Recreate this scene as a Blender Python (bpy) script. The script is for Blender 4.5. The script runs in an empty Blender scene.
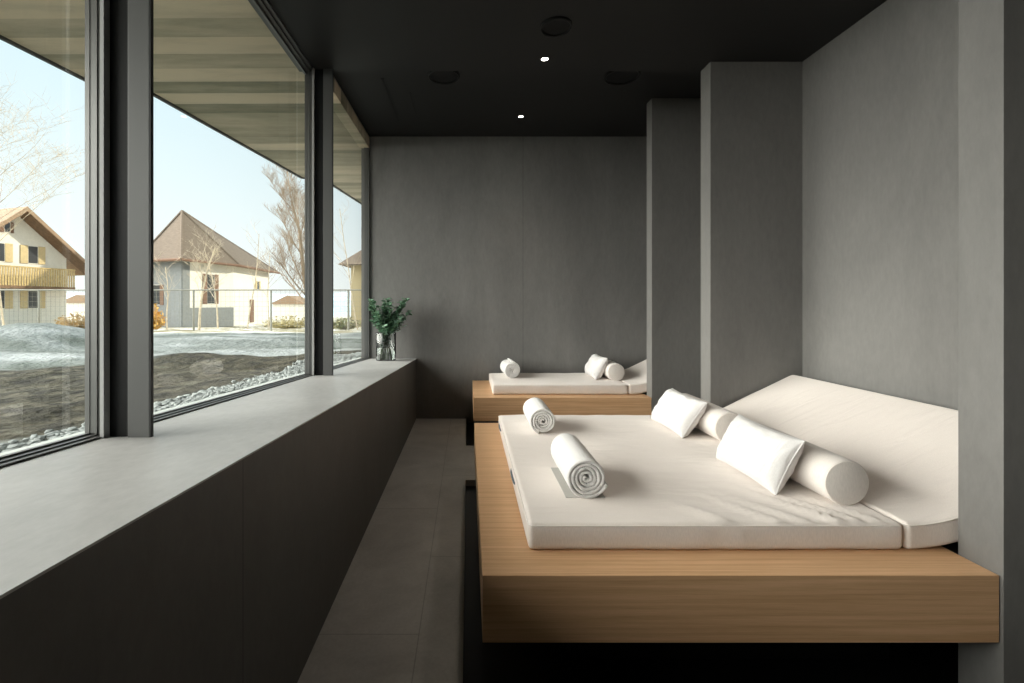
import bpy, bmesh, math, random
from mathutils import Vector, Matrix, noise

random.seed(7)
sc = bpy.context.scene
EYE = 1.4
F = 460.0
# ---------------------------------------------------------------- camera
cam_d = bpy.data.cameras.new('camera')
cam = bpy.data.objects.new('camera', cam_d)
sc.collection.objects.link(cam)
cam.location = (0, 0, EYE)
cam.rotation_euler = (math.pi / 2, 0, 0)
cam_d.sensor_width = 36.0
cam_d.lens = F / 1024 * 36
cam_d.shift_x = (512 - 468) / 1024
cam_d.shift_y = -(341.5 - 304) / 1024
cam_d.clip_start = 0.02
cam_d.clip_end = 2000
sc.camera = cam
# ---------------------------------------------------------------- view
sc.view_settings.view_transform = 'Standard'
sc.view_settings.look = 'None'
sc.view_settings.gamma = 1
sc.view_settings.use_curve_mapping = False
sc.view_settings.exposure = 0.0
sc.cycles.max_bounces = 10
sc.cycles.diffuse_bounces = 6
sc.cycles.transparent_max_bounces = 16
sc.cycles.sample_clamp_indirect = 6
sc.cycles.caustics_reflective = False
sc.cycles.caustics_refractive = False
sc.cycles.use_denoising = True
# ---------------------------------------------------------------- sky
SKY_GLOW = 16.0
w = bpy.data.worlds.new('sky')
sc.world = w
w.use_nodes = True
nt = w.node_tree
nt.nodes.clear()
wo = nt.nodes.new('ShaderNodeOutputWorld')
bg = nt.nodes.new('ShaderNodeBackground')
tc = nt.nodes.new('ShaderNodeTexCoord')
sep = nt.nodes.new('ShaderNodeSeparateXYZ')
nt.links.new(tc.outputs['Generated'], sep.inputs[0])
rp = nt.nodes.new('ShaderNodeValToRGB')
rp.color_ramp.elements[0].position = 0.0
rp.color_ramp.elements[0].color = (1.22, 1.25, 1.24, 1)
rp.color_ramp.elements[1].position = 0.55
rp.color_ramp.elements[1].color = (.72, .98, 1.14, 1)
nt.links.new(sep.outputs[2], rp.inputs[0])
# added bright patch of unseen sky, square to the window wall, lighting the room
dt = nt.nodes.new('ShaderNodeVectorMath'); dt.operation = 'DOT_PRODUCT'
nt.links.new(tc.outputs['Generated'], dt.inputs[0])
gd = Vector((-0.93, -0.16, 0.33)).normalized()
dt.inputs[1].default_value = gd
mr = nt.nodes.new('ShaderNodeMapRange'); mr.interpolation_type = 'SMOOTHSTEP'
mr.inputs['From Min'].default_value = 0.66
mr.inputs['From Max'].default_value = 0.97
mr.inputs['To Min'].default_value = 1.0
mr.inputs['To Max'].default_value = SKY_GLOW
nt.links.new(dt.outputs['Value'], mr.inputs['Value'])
mt2 = nt.nodes.new('ShaderNodeMapRange'); mt2.interpolation_type = 'SMOOTHSTEP'
mt2.inputs['From Min'].default_value = 0.60
mt2.inputs['From Max'].default_value = 0.80
nt.links.new(dt.outputs['Value'], mt2.inputs['Value'])
cm = nt.nodes.new('ShaderNodeMix'); cm.data_type = 'RGBA'
nt.links.new(mt2.outputs[0], cm.inputs['Factor'])
nt.links.new(rp.outputs[0], cm.inputs['A'])
cm.inputs['B'].default_value = (1.0, .965, .92, 1)
nt.links.new(cm.outputs['Result'], bg.inputs[0])
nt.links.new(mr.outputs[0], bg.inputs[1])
nt.links.new(bg.outputs[0], wo.inputs[0])
# ---------------------------------------------------------------- sun
sd = bpy.data.lights.new('sun', 'SUN')
sd.energy = 4.6
sd.color = (1.0, .91, .76)
sd.angle = math.radians(1.0)
sun = bpy.data.objects.new('sun', sd)
sc.collection.objects.link(sun)
_a, _e = math.radians(22), math.radians(27)
S = Vector((math.cos(_e) * math.cos(_a), math.cos(_e) * math.sin(_a), math.sin(_e)))
sun.rotation_euler = S.to_track_quat('Z', 'Y').to_euler()
sun.location = (20, 10, 20)


# ================================================================ helpers
def link(o):
    sc.collection.objects.link(o)
    return o


class MB:
    def __init__(self):
        self.v = []
        self.f = []

    def add(self, vs, fs):
        n = len(self.v)
        self.v += [tuple(p) for p in vs]
        self.f += [tuple(i + n for i in f) for f in fs]
        return self

    def box(self, x0, x1, y0, y1, z0, z1):
        vs = [(x, y, z) for z in (z0, z1) for y in (y0, y1) for x in (x0, x1)]
        return self.add(vs, [(0, 2, 3, 1), (4, 5, 7, 6), (0, 1, 5, 4), (2, 6, 7, 3), (0, 4, 6, 2), (1, 3, 7, 5)])

    def hexa(self, b, t):
        """b, t: four points each, counter-clockwise seen from above"""
        return self.add(list(b) + list(t), [(3, 2, 1, 0), (4, 5, 6, 7), (0, 1, 5, 4), (1, 2, 6, 5), (2, 3, 7, 6), (3, 0, 4, 7)])

    def prism(self, pts, axis, a, b):
        """polygon pts (2D) extruded along axis from a to b"""
        def P(p, t):
            if axis == 'z':
                return (p[0], p[1], t)
            if axis == 'y':
                return (p[0], t, p[1])
            return (t, p[0], p[1])
        n = len(pts)
        vs = [P(p, a) for p in pts] + [P(p, b) for p in pts]
        fs = [tuple(range(n))[::-1], tuple(range(n, 2 * n))]
        for i in range(n):
            j = (i + 1) % n
            fs.append((i, j, n + j, n + i))
        return self.add(vs, fs)

    def tube(self, pts, rad, n=6, cap=True):
        pts = [Vector(p) for p in pts]
        if not isinstance(rad, (list, tuple)):
            rad = [rad] * len(pts)
        base = len(self.v)
        up = Vector((0.13, 0.21, 1)).normalized()
        for i, p in enumerate(pts):
            d = (pts[min(i + 1, len(pts) - 1)] - pts[max(i - 1, 0)])
            if d.length < 1e-9:
                d = Vector((0, 0, 1))
            d.normalize()
            a = d.cross(up)
            if a.length < .05:
                a = d.cross(Vector((1, 0, 0)))
            a.normalize()
            b = d.cross(a)
            for k in range(n):
                t = 2 * math.pi * k / n
                self.v.append(tuple(p + (a * math.cos(t) + b * math.sin(t)) * rad[i]))
        for i in range(len(pts) - 1):
            for k in range(n):
                k2 = (k + 1) % n
                self.f.append((base + i * n + k, base + i * n + k2, base + (i + 1) * n + k2, base + (i + 1) * n + k))
        if cap:
            self.f.append(tuple(base + k for k in range(n))[::-1])
            e = base + (len(pts) - 1) * n
            self.f.append(tuple(e + k for k in range(n)))
        return self

    def lathe(self, prof, c, axis='z', n=32):
        """prof: (radius, t) points along the axis"""
        base = len(self.v)
        for r, t in prof:
            for k in range(n):
                a = 2 * math.pi * k / n
                u, v_ = r * math.cos(a), r * math.sin(a)
                if axis == 'z':
                    self.v.append((c[0] + u, c[1] + v_, c[2] + t))
                else:
                    self.v.append((c[0] + u, c[1] + t, c[2] + v_))
        for i in range(len(prof) - 1):
            for k in range(n):
                k2 = (k + 1) % n
                self.f.append((base + i * n + k, base + i * n + k2, base + (i + 1) * n + k2, base + (i + 1) * n + k))
        return self

    def build(self, name, mat, parent=None, smooth=False, bevel=0.0, auto=False):
        me = bpy.data.meshes.new(name)
        me.from_pydata(self.v, [], self.f)
        bm = bmesh.new()
        bm.from_mesh(me)
        bmesh.ops.remove_doubles(bm, verts=bm.verts, dist=1e-6)
        bmesh.ops.recalc_face_normals(bm, faces=bm.faces)
        if bevel > 0:
            es = [e for e in bm.edges if len(e.link_faces) == 2 and e.calc_face_angle(0) > .5]
            bmesh.ops.bevel(bm, geom=es, offset=bevel, segments=2, affect='EDGES', profile=.6)
        bm.to_mesh(me)
        bm.free()
        me.materials.append(mat)
        if smooth:
            for p in me.polygons:
                p.use_smooth = True
        o = link(bpy.data.objects.new(name, me))
        if parent:
            o.parent = parent
            o.matrix_parent_inverse = parent.matrix_basis.inverted()
        return o


def tag(o, label=None, cat=None, group=None, kind=None):
    if label: o['label'] = label
    if cat: o['category'] = cat
    if group: o['group'] = group
    if kind: o['kind'] = kind
    return o


def empty(name, loc=(0, 0, 0), rz=0.0):
    o = link(bpy.data.objects.new(name, None))
    o.location = loc
    o.rotation_euler = (0, 0, rz)
    o.empty_display_size = .1
    return o


def bx(x0, x1, y0, y1, z0, z1):
    return MB().box(x0, x1, y0, y1, z0, z1)


# ================================================================ materials
def newmat(name):
    m = bpy.data.materials.new(name)
    m.use_nodes = True
    m.node_tree.nodes.clear()
    n = m.node_tree.nodes
    o = n.new('ShaderNodeOutputMaterial')
    p = n.new('ShaderNodeBsdfPrincipled')
    m.node_tree.links.new(p.outputs[0], o.inputs[0])
    return m, m.node_tree, p


def simple(name, col, rough=.6, metal=0.0, spec=.5, bump=0.0, bscale=60, var=0.0, vscale=6, stretch=(1, 1, 1), bdist=.002):
    m, t, p = newmat(name)
    L = t.links
    p.inputs['Roughness'].default_value = rough
    p.inputs['Metallic'].default_value = metal
    p.inputs['Specular IOR Level'].default_value = spec
    p.inputs['Base Color'].default_value = (*col, 1)
    co = t.nodes.new('ShaderNodeTexCoord')
    mp = t.nodes.new('ShaderNodeMapping')
    mp.inputs['Scale'].default_value = stretch
    L.new(co.outputs['Object'], mp.inputs[0])
    if var > 0:
        nz = t.nodes.new('ShaderNodeTexNoise')
        nz.inputs['Scale'].default_value = vscale
        nz.inputs['Detail'].default_value = 7
        nz.inputs['Roughness'].default_value = .62
        L.new(mp.outputs[0], nz.inputs['Vector'])
        cr = t.nodes.new('ShaderNodeValToRGB')
        cr.color_ramp.elements[0].position = .3
        cr.color_ramp.elements[1].position = .7
        cr.color_ramp.elements[0].color = (*[c * (1 - var) for c in col], 1)
        cr.color_ramp.elements[1].color = (*[min(1, c * (1 + var)) for c in col], 1)
        L.new(nz.outputs['Fac'], cr.inputs[0])
        L.new(cr.outputs[0], p.inputs['Base Color'])
    if bump > 0:
        nb = t.nodes.new('ShaderNodeTexNoise')
        nb.inputs['Scale'].default_value = bscale
        nb.inputs['Detail'].default_value = 5
        L.new(mp.outputs[0], nb.inputs['Vector'])
        bp = t.nodes.new('ShaderNodeBump')
        bp.inputs['Strength'].default_value = bump
        bp.inputs['Distance'].default_value = bdist
        L.new(nb.outputs['Fac'], bp.inputs['Height'])
        L.new(bp.outputs[0], p.inputs['Normal'])
    return m


def joints(m, axis_positions, width=.003, dark=.45):
    """darken thin joints: list of (axis index, position, (other axis idx, lo, hi) or None)"""
    t = m.node_tree
    L = t.links
    p = next(n for n in t.nodes if n.type == 'BSDF_PRINCIPLED')
    co = t.nodes.new('ShaderNodeTexCoord')
    sp = t.nodes.new('ShaderNodeSeparateXYZ')
    L.new(co.outputs['Object'], sp.inputs[0])
    acc = None
    for ax, pos, lim in axis_positions:
        c = t.nodes.new('ShaderNodeMath'); c.operation = 'COMPARE'
        L.new(sp.outputs[ax], c.inputs[0])
        c.inputs[1].default_value = pos
        c.inputs[2].default_value = width / 2
        out = c.outputs[0]
        if lim:
            c2 = t.nodes.new('ShaderNodeMath'); c2.operation = 'COMPARE'
            L.new(sp.outputs[lim[0]], c2.inputs[0])
            c2.inputs[1].default_value = (lim[1] + lim[2]) / 2
            c2.inputs[2].default_value = (lim[2] - lim[1]) / 2
            mu = t.nodes.new('ShaderNodeMath'); mu.operation = 'MULTIPLY'
            L.new(out, mu.inputs[0]); L.new(c2.outputs[0], mu.inputs[1])
            out = mu.outputs[0]
        if acc is None:
            acc = out
        else:
            mx = t.nodes.new('ShaderNodeMath'); mx.operation = 'MAXIMUM'
            L.new(acc, mx.inputs[0]); L.new(out, mx.inputs[1])
            acc = mx.outputs[0]
    mix = t.nodes.new('ShaderNodeMix'); mix.data_type = 'RGBA'; mix.blend_type = 'MULTIPLY'
    L.new(acc, mix.inputs['Factor'])
    src = p.inputs['Base Color'].links[0].from_socket if p.inputs['Base Color'].links else None
    if src:
        L.new(src, mix.inputs['A'])
    else:
        mix.inputs['A'].default_value = p.inputs['Base Color'].default_value
    mix.inputs['B'].default_value = (dark, dark, dark, 1)
    L.new(mix.outputs['Result'], p.inputs['Base Color'])
    return m


def stone(name, col, rough=.55, stretch=(1, 1, .35), spec=.35):
    """large cement-like panels: cloudy mottling, fine vertical hatching"""
    m, t, p = newmat(name)
    L = t.links
    p.inputs['Roughness'].default_value = rough
    p.inputs['Specular IOR Level'].default_value = spec
    co = t.nodes.new('ShaderNodeTexCoord')
    mp = t.nodes.new('ShaderNodeMapping'); mp.inputs['Scale'].default_value = stretch
    L.new(co.outputs['Object'], mp.inputs[0])
    n1 = t.nodes.new('ShaderNodeTexNoise'); n1.inputs['Scale'].default_value = 1.6
    n1.inputs['Detail'].default_value = 8; n1.inputs['Roughness'].default_value = .65
    n1.inputs['Distortion'].default_value = .6
    L.new(mp.outputs[0], n1.inputs['Vector'])
    n2 = t.nodes.new('ShaderNodeTexNoise'); n2.inputs['Scale'].default_value = 38
    n2.inputs['Detail'].default_value = 6; n2.inputs['Roughness'].default_value = .7
    L.new(mp.outputs[0], n2.inputs['Vector'])
    ad = t.nodes.new('ShaderNodeMath'); ad.operation = 'MULTIPLY_ADD'
    L.new(n2.outputs['Fac'], ad.inputs[0]); ad.inputs[1].default_value = .45
    L.new(n1.outputs['Fac'], ad.inputs[2])
    cr = t.nodes.new('ShaderNodeValToRGB')
    cr.color_ramp.elements[0].position = .50
    cr.color_ramp.elements[1].position = .95
    cr.color_ramp.elements[0].color = (*[c * .80 for c in col], 1)
    cr.color_ramp.elements[1].color = (*[c * 1.22 for c in col], 1)
    L.new(ad.outputs[0], cr.inputs[0])
    L.new(cr.outputs[0], p.inputs['Base Color'])
    bp = t.nodes.new('ShaderNodeBump'); bp.inputs['Strength'].default_value = .25
    bp.inputs['Distance'].default_value = .002
    L.new(n2.outputs['Fac'], bp.inputs['Height'])
    L.new(bp.outputs[0], p.inputs['Normal'])
    return m


def wood(name, c1, c2, stretch=(.6, 30, 30), rough=.45, scale=2.2):
    m, t, p = newmat(name)
    L = t.links
    p.inputs['Roughness'].default_value = rough
    p.inputs['Specular IOR Level'].default_value = .35
    co = t.nodes.new('ShaderNodeTexCoord')
    mp = t.nodes.new('ShaderNodeMapping'); mp.inputs['Scale'].default_value = stretch
    L.new(co.outputs['Object'], mp.inputs[0])
    n1 = t.nodes.new('ShaderNodeTexNoise'); n1.inputs['Scale'].default_value = scale
    n1.inputs['Detail'].default_value = 7; n1.inputs['Roughness'].default_value = .6
    n1.inputs['Distortion'].default_value = .4
    L.new(mp.outputs[0], n1.inputs['Vector'])
    n2 = t.nodes.new('ShaderNodeTexNoise'); n2.inputs['Scale'].default_value = scale * 9
    n2.inputs['Detail'].default_value = 3
    L.new(mp.outputs[0], n2.inputs['Vector'])
    ad = t.nodes.new('ShaderNodeMath'); ad.operation = 'MULTIPLY_ADD'
    L.new(n2.outputs['Fac'], ad.inputs[0]); ad.inputs[1].default_value = .35
    L.new(n1.outputs['Fac'], ad.inputs[2])
    cr = t.nodes.new('ShaderNodeValToRGB')
    cr.color_ramp.elements[0].position = .45
    cr.color_ramp.elements[1].position = .9
    cr.color_ramp.elements[0].color = (*c2, 1)
    cr.color_ramp.elements[1].color = (*c1, 1)
    L.new(ad.outputs[0], cr.inputs[0])
    L.new(cr.outputs[0], p.inputs['Base Color'])
    bp = t.nodes.new('ShaderNodeBump'); bp.inputs['Strength'].default_value = .08
    bp.inputs['Distance'].default_value = .001
    L.new(n2.outputs['Fac'], bp.inputs['Height'])
    L.new(bp.outputs[0], p.inputs['Normal'])
    return m


def fabric(name, col, rough=.9, weave=420, wrinkle=0.0, sheen=.2):
    m, t, p = newmat(name)
    L = t.links
    p.inputs['Base Color'].default_value = (*col, 1)
    p.inputs['Roughness'].default_value = rough
    p.inputs['Specular IOR Level'].default_value = .15
    p.inputs['Sheen Weight'].default_value = sheen
    co = t.nodes.new('ShaderNodeTexCoord')
    wx = t.nodes.new('ShaderNodeTexNoise'); wx.inputs['Scale'].default_value = weave
    wx.inputs['Detail'].default_value = 2
    mp = t.nodes.new('ShaderNodeMapping'); mp.inputs['Scale'].default_value = (1, 1, .15)
    L.new(co.outputs['Object'], mp.inputs[0]); L.new(mp.outputs[0], wx.inputs['Vector'])
    cr = t.nodes.new('ShaderNodeValToRGB')
    cr.color_ramp.elements[0].position = .3; cr.color_ramp.elements[1].position = .7
    cr.color_ramp.elements[0].color = (*[c * .93 for c in col], 1)
    cr.color_ramp.elements[1].color = (*[min(1, c * 1.05) for c in col], 1)
    L.new(wx.outputs['Fac'], cr.inputs[0]); L.new(cr.outputs[0], p.inputs['Base Color'])
    bp = t.nodes.new('ShaderNodeBump'); bp.inputs['Strength'].default_value = .3
    bp.inputs['Distance'].default_value = .0008
    L.new(wx.outputs['Fac'], bp.inputs['Height'])
    if wrinkle > 0:
        mp2 = t.nodes.new('ShaderNodeMapping')
        mp2.inputs['Rotation'].default_value = (0, 0, math.radians(35))
        mp2.inputs['Scale'].default_value = (1.0, 3.2, 1)
        L.new(co.outputs['Object'], mp2.inputs[0])
        w2 = t.nodes.new('ShaderNodeTexNoise'); w2.inputs['Scale'].default_value = 3.0
        w2.inputs['Detail'].default_value = 3; w2.inputs['Distortion'].default_value = 1.2
        L.new(mp2.outputs[0], w2.inputs['Vector'])
        b2 = t.nodes.new('ShaderNodeBump'); b2.inputs['Strength'].default_value = wrinkle
        b2.inputs['Distance'].default_value = .02
        L.new(w2.outputs['Fac'], b2.inputs['Height'])
        L.new(b2.outputs[0], bp.inputs['Normal'])
    L.new(bp.outputs[0], p.inputs['Normal'])
    return m


M = {}
M['wall'] = stone('wall_stone', (.165, .160, .152))
M['back'] = joints(stone('back_wall_stone', (.175, .172, .165)), [(0, .672, None)], .006, .6)
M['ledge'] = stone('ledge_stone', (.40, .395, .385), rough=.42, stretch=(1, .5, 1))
M['low'] = joints(stone('low_wall_shaded_stone', (.095, .091, .085), stretch=(1, 1, .5)), [(1, 1.29, None), (1, 3.3, None), (1, -.71, None)], .006, .5)  # same stone as the walls, its colour darkened for the shade on this side
_j = [(0, -.208, None), (1, 2.55, (0, -.208, .6)), (1, 1.35, (0, -.208, .6)), (1, 3.75, (0, -.208, 1.9)),
      (1, 1.95, (0, -.8, -.208)), (1, 3.15, (0, -.8, -.208)), (1, 4.35, (0, -.8, -.208)), (1, 4.95, (0, -.208, .6))]
M['floor'] = joints(stone('floor_tile', (.50, .485, .46), rough=.42, stretch=(1.6, 1.6, 1), spec=.4), _j, .005, .7)
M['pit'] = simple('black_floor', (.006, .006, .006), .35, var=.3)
M['ceil'] = simple('black_ceiling', (.019, .019, .019), .55, spec=.25)
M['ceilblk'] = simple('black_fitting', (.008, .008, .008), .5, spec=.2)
M['metal'] = simple('anodised_metal', (.15, .15, .145), .38, metal=.6)
M['metal_dk'] = simple('dark_gasket', (.03, .03, .03), .5)
M['metal_lt'] = simple('light_seal', (.38, .38, .37), .5)
M['finm'] = simple('fin_metal', (.085, .085, .083), .5, metal=.2)
M['oak'] = wood('oak_along', (.76, .48, .275), (.53, .305, .15))
M['oakY'] = wood('oak_across', (.76, .48, .275), (.53, .305, .15), stretch=(30, .6, 30))
M['mat'] = fabric('mattress_cloth', (.80, .73, .68), wrinkle=.45)
M['bol'] = fabric('bolster_cloth', (.70, .65, .61), weave=300)
M['white'] = fabric('pillow_cotton', (.72, .70, .69), wrinkle=1.0)
M['trim'] = fabric('seam_cloth', (.80, .74, .69))
M['strap'] = fabric('strap_cloth', (.10, .12, .14))


def terry():
    m, t, p = newmat('terry_cloth')
    L = t.links
    p.inputs['Base Color'].default_value = (.80, .78, .765, 1)
    p.inputs['Roughness'].default_value = 1
    p.inputs['Specular IOR Level'].default_value = .05
    p.inputs['Sheen Weight'].default_value = .3
    co = t.nodes.new('ShaderNodeTexCoord')
    v = t.nodes.new('ShaderNodeTexVoronoi'); v.inputs['Scale'].default_value = 260
    L.new(co.outputs['Object'], v.inputs['Vector'])
    n = t.nodes.new('ShaderNodeTexNoise'); n.inputs['Scale'].default_value = 60
    L.new(co.outputs['Object'], n.inputs['Vector'])
    ad = t.nodes.new('ShaderNodeMath'); ad.operation = 'ADD'
    L.new(v.outputs['Distance'], ad.inputs[0]); L.new(n.outputs['Fac'], ad.inputs[1])
    b = t.nodes.new('ShaderNodeBump'); b.inputs['Strength'].default_value = .7
    b.inputs['Distance'].default_value = .003
    L.new(ad.outputs[0], b.inputs['Height']); L.new(b.outputs[0], p.inputs['Normal'])
    return m


M['terry'] = terry()
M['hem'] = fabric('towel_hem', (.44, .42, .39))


def glass_pane(name, tint=(.93, .97, .94)):
    m = bpy.data.materials.new(name)
    m.use_nodes = True
    t = m.node_tree
    t.nodes.clear()
    o = t.nodes.new('ShaderNodeOutputMaterial')
    tr = t.nodes.new('ShaderNodeBsdfTransparent'); tr.inputs[0].default_value = (*tint, 1)
    gl = t.nodes.new('ShaderNodeBsdfGlossy'); gl.inputs['Roughness'].default_value = .0
    gl.inputs['Color'].default_value = (1, 1, 1, 1)
    mx = t.nodes.new('ShaderNodeMixShader')
    L = t.links
    # Schlick reflectance, the same from both sides of the thin pane
    ge = t.nodes.new('ShaderNodeNewGeometry')
    vd = t.nodes.new('ShaderNodeVectorMath'); vd.operation = 'DOT_PRODUCT'
    L.new(ge.outputs['Normal'], vd.inputs[0]); L.new(ge.outputs['Incoming'], vd.inputs[1])

    def mt(op, a, b):
        n = t.nodes.new('ShaderNodeMath'); n.operation = op
        for i, v in enumerate((a, b)):
            if v is None: continue
            if isinstance(v, (int, float)): n.inputs[i].default_value = v
            else: L.new(v, n.inputs[i])
        return n.outputs[0]
    c_ = mt('ABSOLUTE', vd.outputs['Value'], None)
    k_ = mt('POWER', mt('SUBTRACT', 1.0, c_), 5.0)
    f_ = mt('ADD', mt('MULTIPLY', k_, .90), .075)
    L.new(f_, mx.inputs[0]); L.new(tr.outputs[0], mx.inputs[1]); L.new(gl.outputs[0], mx.inputs[2])
    L.new(mx.outputs[0], o.inputs[0])
    return m


M['glass'] = glass_pane('window_glass')


def clear_glass(name, col=(.97, 1, .99), ior=1.45):
    m, t, p = newmat(name)
    p.inputs['Base Color'].default_value = (*col, 1)
    p.inputs['Transmission Weight'].default_value = 1
    p.inputs['Roughness'].default_value = .01
    p.inputs['IOR'].default_value = ior
    return m


M['vase'] = clear_glass('vase_glass')
M['water'] = clear_glass('water', (.93, .98, .95), 1.33)
M['leafA'] = simple('eucalyptus_leaf', (.11, .21, .13), .55, var=.45, vscale=18)
M['leafB'] = simple('pale_leaf', (.26, .38, .32), .6, var=.3, vscale=18)
M['stem'] = simple('green_stem', (.10, .17, .06), .6)


def emit(name, col, s):
    m = bpy.data.materials.new(name)
    m.use_nodes = True
    t = m.node_tree
    t.nodes.clear()
    o = t.nodes.new('ShaderNodeOutputMaterial')
    e = t.nodes.new('ShaderNodeEmission')
    e.inputs[0].default_value = (*col, 1); e.inputs[1].default_value = s
    t.links.new(e.outputs[0], o.inputs[0])
    return m


M['lamp'] = emit('lamp_glow', (1, .93, .82), 14)

# ================================================================ the room
XF = 1.828      # face of the partitions
XR = 2.523      # wall behind the beds
XW = -.631      # face of the low wall
XG = -1.203     # inside of the window wall
YB = 5.62       # far wall
YN = -1.7       # wall behind the viewer
ZC1 = EYE + 1.828
ZC2 = EYE + 2.046
YS = 3.612      # ceiling step
P1 = (1.570, 1.716)
P2 = (3.469, 3.614)
P3 = (4.573, 4.708)


def ledge_z(y):
    return EYE - .668 + (YB - y) * .0554


def st(o):
    o['kind'] = 'structure'
    return o


# floor: tiled aisle and cross strip, lowered black floor under the beds
f = MB()
f.box(XW - .02, -.020, YN, YB, -.1, 0)
f.box(-.020, XR, 3.66, 4.545, -.1, 0)
f.box(-.020, XR, YN, .9, -.1, 0)
st(f.build('floor', M['floor']))
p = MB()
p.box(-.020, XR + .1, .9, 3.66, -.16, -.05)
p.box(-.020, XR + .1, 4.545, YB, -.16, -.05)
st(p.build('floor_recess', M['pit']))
# ceiling in two heights
c = MB()
c.box(XG - .02, XR + .1, YN, YS, ZC1, ZC2 + .3)
c.box(XG - .02, XR + .1, YS, YB, ZC2, ZC2 + .3)
st(c.build('ceiling', M['ceil']))
st(bx(XG - .1, XR + .1, YB, YB + .2, -.1, ZC2).build('wall_far', M['back']))
st(bx(XR, XR + .2, YN, YB, -.16, ZC2).build('wall_right', M['wall']))
st(bx(XG - .1, XR + .1, YN - .2, YN, -.1, ZC1).build('wall_back', M['wall']))
for i, (a, b) in enumerate((P1, P2, P3)):
    top = ZC2 if i == 2 else ZC1
    st(bx(XF, XR, a, b, -.16, top).build('wall_partition_%d' % (i + 1), M['wall'], bevel=.002))
# low wall and the sloping stone ledge on it
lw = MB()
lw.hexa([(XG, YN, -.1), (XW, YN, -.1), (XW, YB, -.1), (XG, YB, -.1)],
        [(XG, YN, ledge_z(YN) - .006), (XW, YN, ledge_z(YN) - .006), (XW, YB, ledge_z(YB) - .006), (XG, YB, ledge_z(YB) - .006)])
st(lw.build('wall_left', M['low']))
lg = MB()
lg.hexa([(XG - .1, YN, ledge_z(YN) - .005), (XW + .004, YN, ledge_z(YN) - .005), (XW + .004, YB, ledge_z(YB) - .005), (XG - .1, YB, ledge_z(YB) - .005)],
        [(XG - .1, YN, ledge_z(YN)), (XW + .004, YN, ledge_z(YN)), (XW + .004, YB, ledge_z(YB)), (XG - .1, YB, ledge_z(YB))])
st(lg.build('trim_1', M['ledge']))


# ---------------------------------------------------------------- windows
def window(n, y0, y1, ztop):
    r = empty('window_%d' % n, (XG, (y0 + y1) / 2, ledge_z((y0 + y1) / 2)))
    r['kind'] = 'structure'
    xo, xi = XG - .060, XG

    def zb(y, dz):
        return ledge_z(y) + dz
    fr = MB()

    def rail(xa, xb, za, zb_):   # bottom rail following the ledge
        fr.hexa([(xa, y0, zb(y0, za)), (xb, y0, zb(y0, za)), (xb, y1, zb(y1, za)), (xa, y1, zb(y1, za))],
                [(xa, y0, zb(y0, zb_)), (xb, y0, zb(y0, zb_)), (xb, y1, zb(y1, zb_)), (xa, y1, zb(y1, zb_))])
    rail(xo, xi, 0, .006)
    rail(xo, xi - .022, .006, .010)
    rail(xo, xi - .045, .010, .015)
    # head
    zc = ztop
    fr.box(xo, xi, y0, y1, zc - .016, zc)
    fr.box(xo, xi - .022, y0, y1, zc - .034, zc - .016)
    fr.box(xo, xi - .045, y0, y1, zc - .055, zc - .034)
    # stiles, stepped
    for (ya, sgn) in ((y0, 1), (y1, -1)):
        for (xin, w0, w1) in ((xi, 0, .008), (xi - .022, .008, .012), (xi - .045, .012, .014)):
            a, b = sorted((ya + sgn * w0, ya + sgn * w1))
            fr.hexa([(xo, a, zb(a, 0)), (xin, a, zb(a, 0)), (xin, b, zb(b, 0)), (xo, b, zb(b, 0))],
                    [(xo, a, zc), (xin, a, zc), (xin, b, zc), (xo, b, zc)])
    fr.build('frame', M['metal'], r)
    g = MB()
    for (xg, s0, s1) in ((xi - .004, 0, .003), (xi - .026, .0065, .0085)):
        g.hexa([(xg - .01, y0, zb(y0, s0)), (xg + .0045, y0, zb(y0, s0)), (xg + .0045, y1, zb(y1, s0)), (xg - .01, y1, zb(y1, s0))],
               [(xg - .01, y0, zb(y0, s1)), (xg + .0045, y0, zb(y0, s1)), (xg + .0045, y1, zb(y1, s1)), (xg - .01, y1, zb(y1, s1))])
        g.box(xg - .01, xg + .0045, y0 + .001, y1 - .001, zc - s1 - .001, zc - s0)
    g.build('gasket', M['metal_dk'], r)
    pn = MB()
    xg = xi - .058
    a, b = y0 + .008, y1 - .008
    pn.hexa([(xg - .008, a, zb(a, .008)), (xg, a, zb(a, .008)), (xg, b, zb(b, .008)), (xg - .008, b, zb(b, .008))],
            [(xg - .008, a, zc - .045), (xg, a, zc - .045), (xg, b, zc - .045), (xg - .008, b, zc - .045)])
    # a single sheet for the pane keeps the reflection clean
    pm = MB().add([(xg, a, zb(a, .008)), (xg, b, zb(b, .008)), (xg, b, zc - .045), (xg, a, zc - .045)], [(0, 1, 2, 3)])
    pm.build('pane', M['glass'], r)
    return r


window(1, -.62, 1.530, ZC1)
window(2, 1.560, 3.570, ZC1)
window(3, 3.615, 5.600, ZC2)
# solid facade behind the viewer, above the heads and below the sills
st(bx(XG - .12, XG, YN, -.62, 0, ZC1).build('wall_left_near', M['wall']))
st(MB().hexa([(XG - .12, YN, -.4), (XG, YN, -.4), (XG, YB + .1, -.4), (XG - .12, YB + .1, -.4)],
             [(XG - .12, YN, ledge_z(YN) - .006), (XG, YN, ledge_z(YN) - .006), (XG, YB + .1, ledge_z(YB) - .006), (XG - .12, YB + .1, ledge_z(YB) - .006)]).build('wall_outside_base', M['finm']))
st(bx(XG - .12, XG - .02, YN, YS, ZC1 - .004, 4.2).build('wall_above_windows', M['finm']))
st(bx(XG - .12, XG - .02, YS, YB + .2, ZC2 - .004, 4.2).build('wall_above_far_window', M['finm']))


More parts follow.
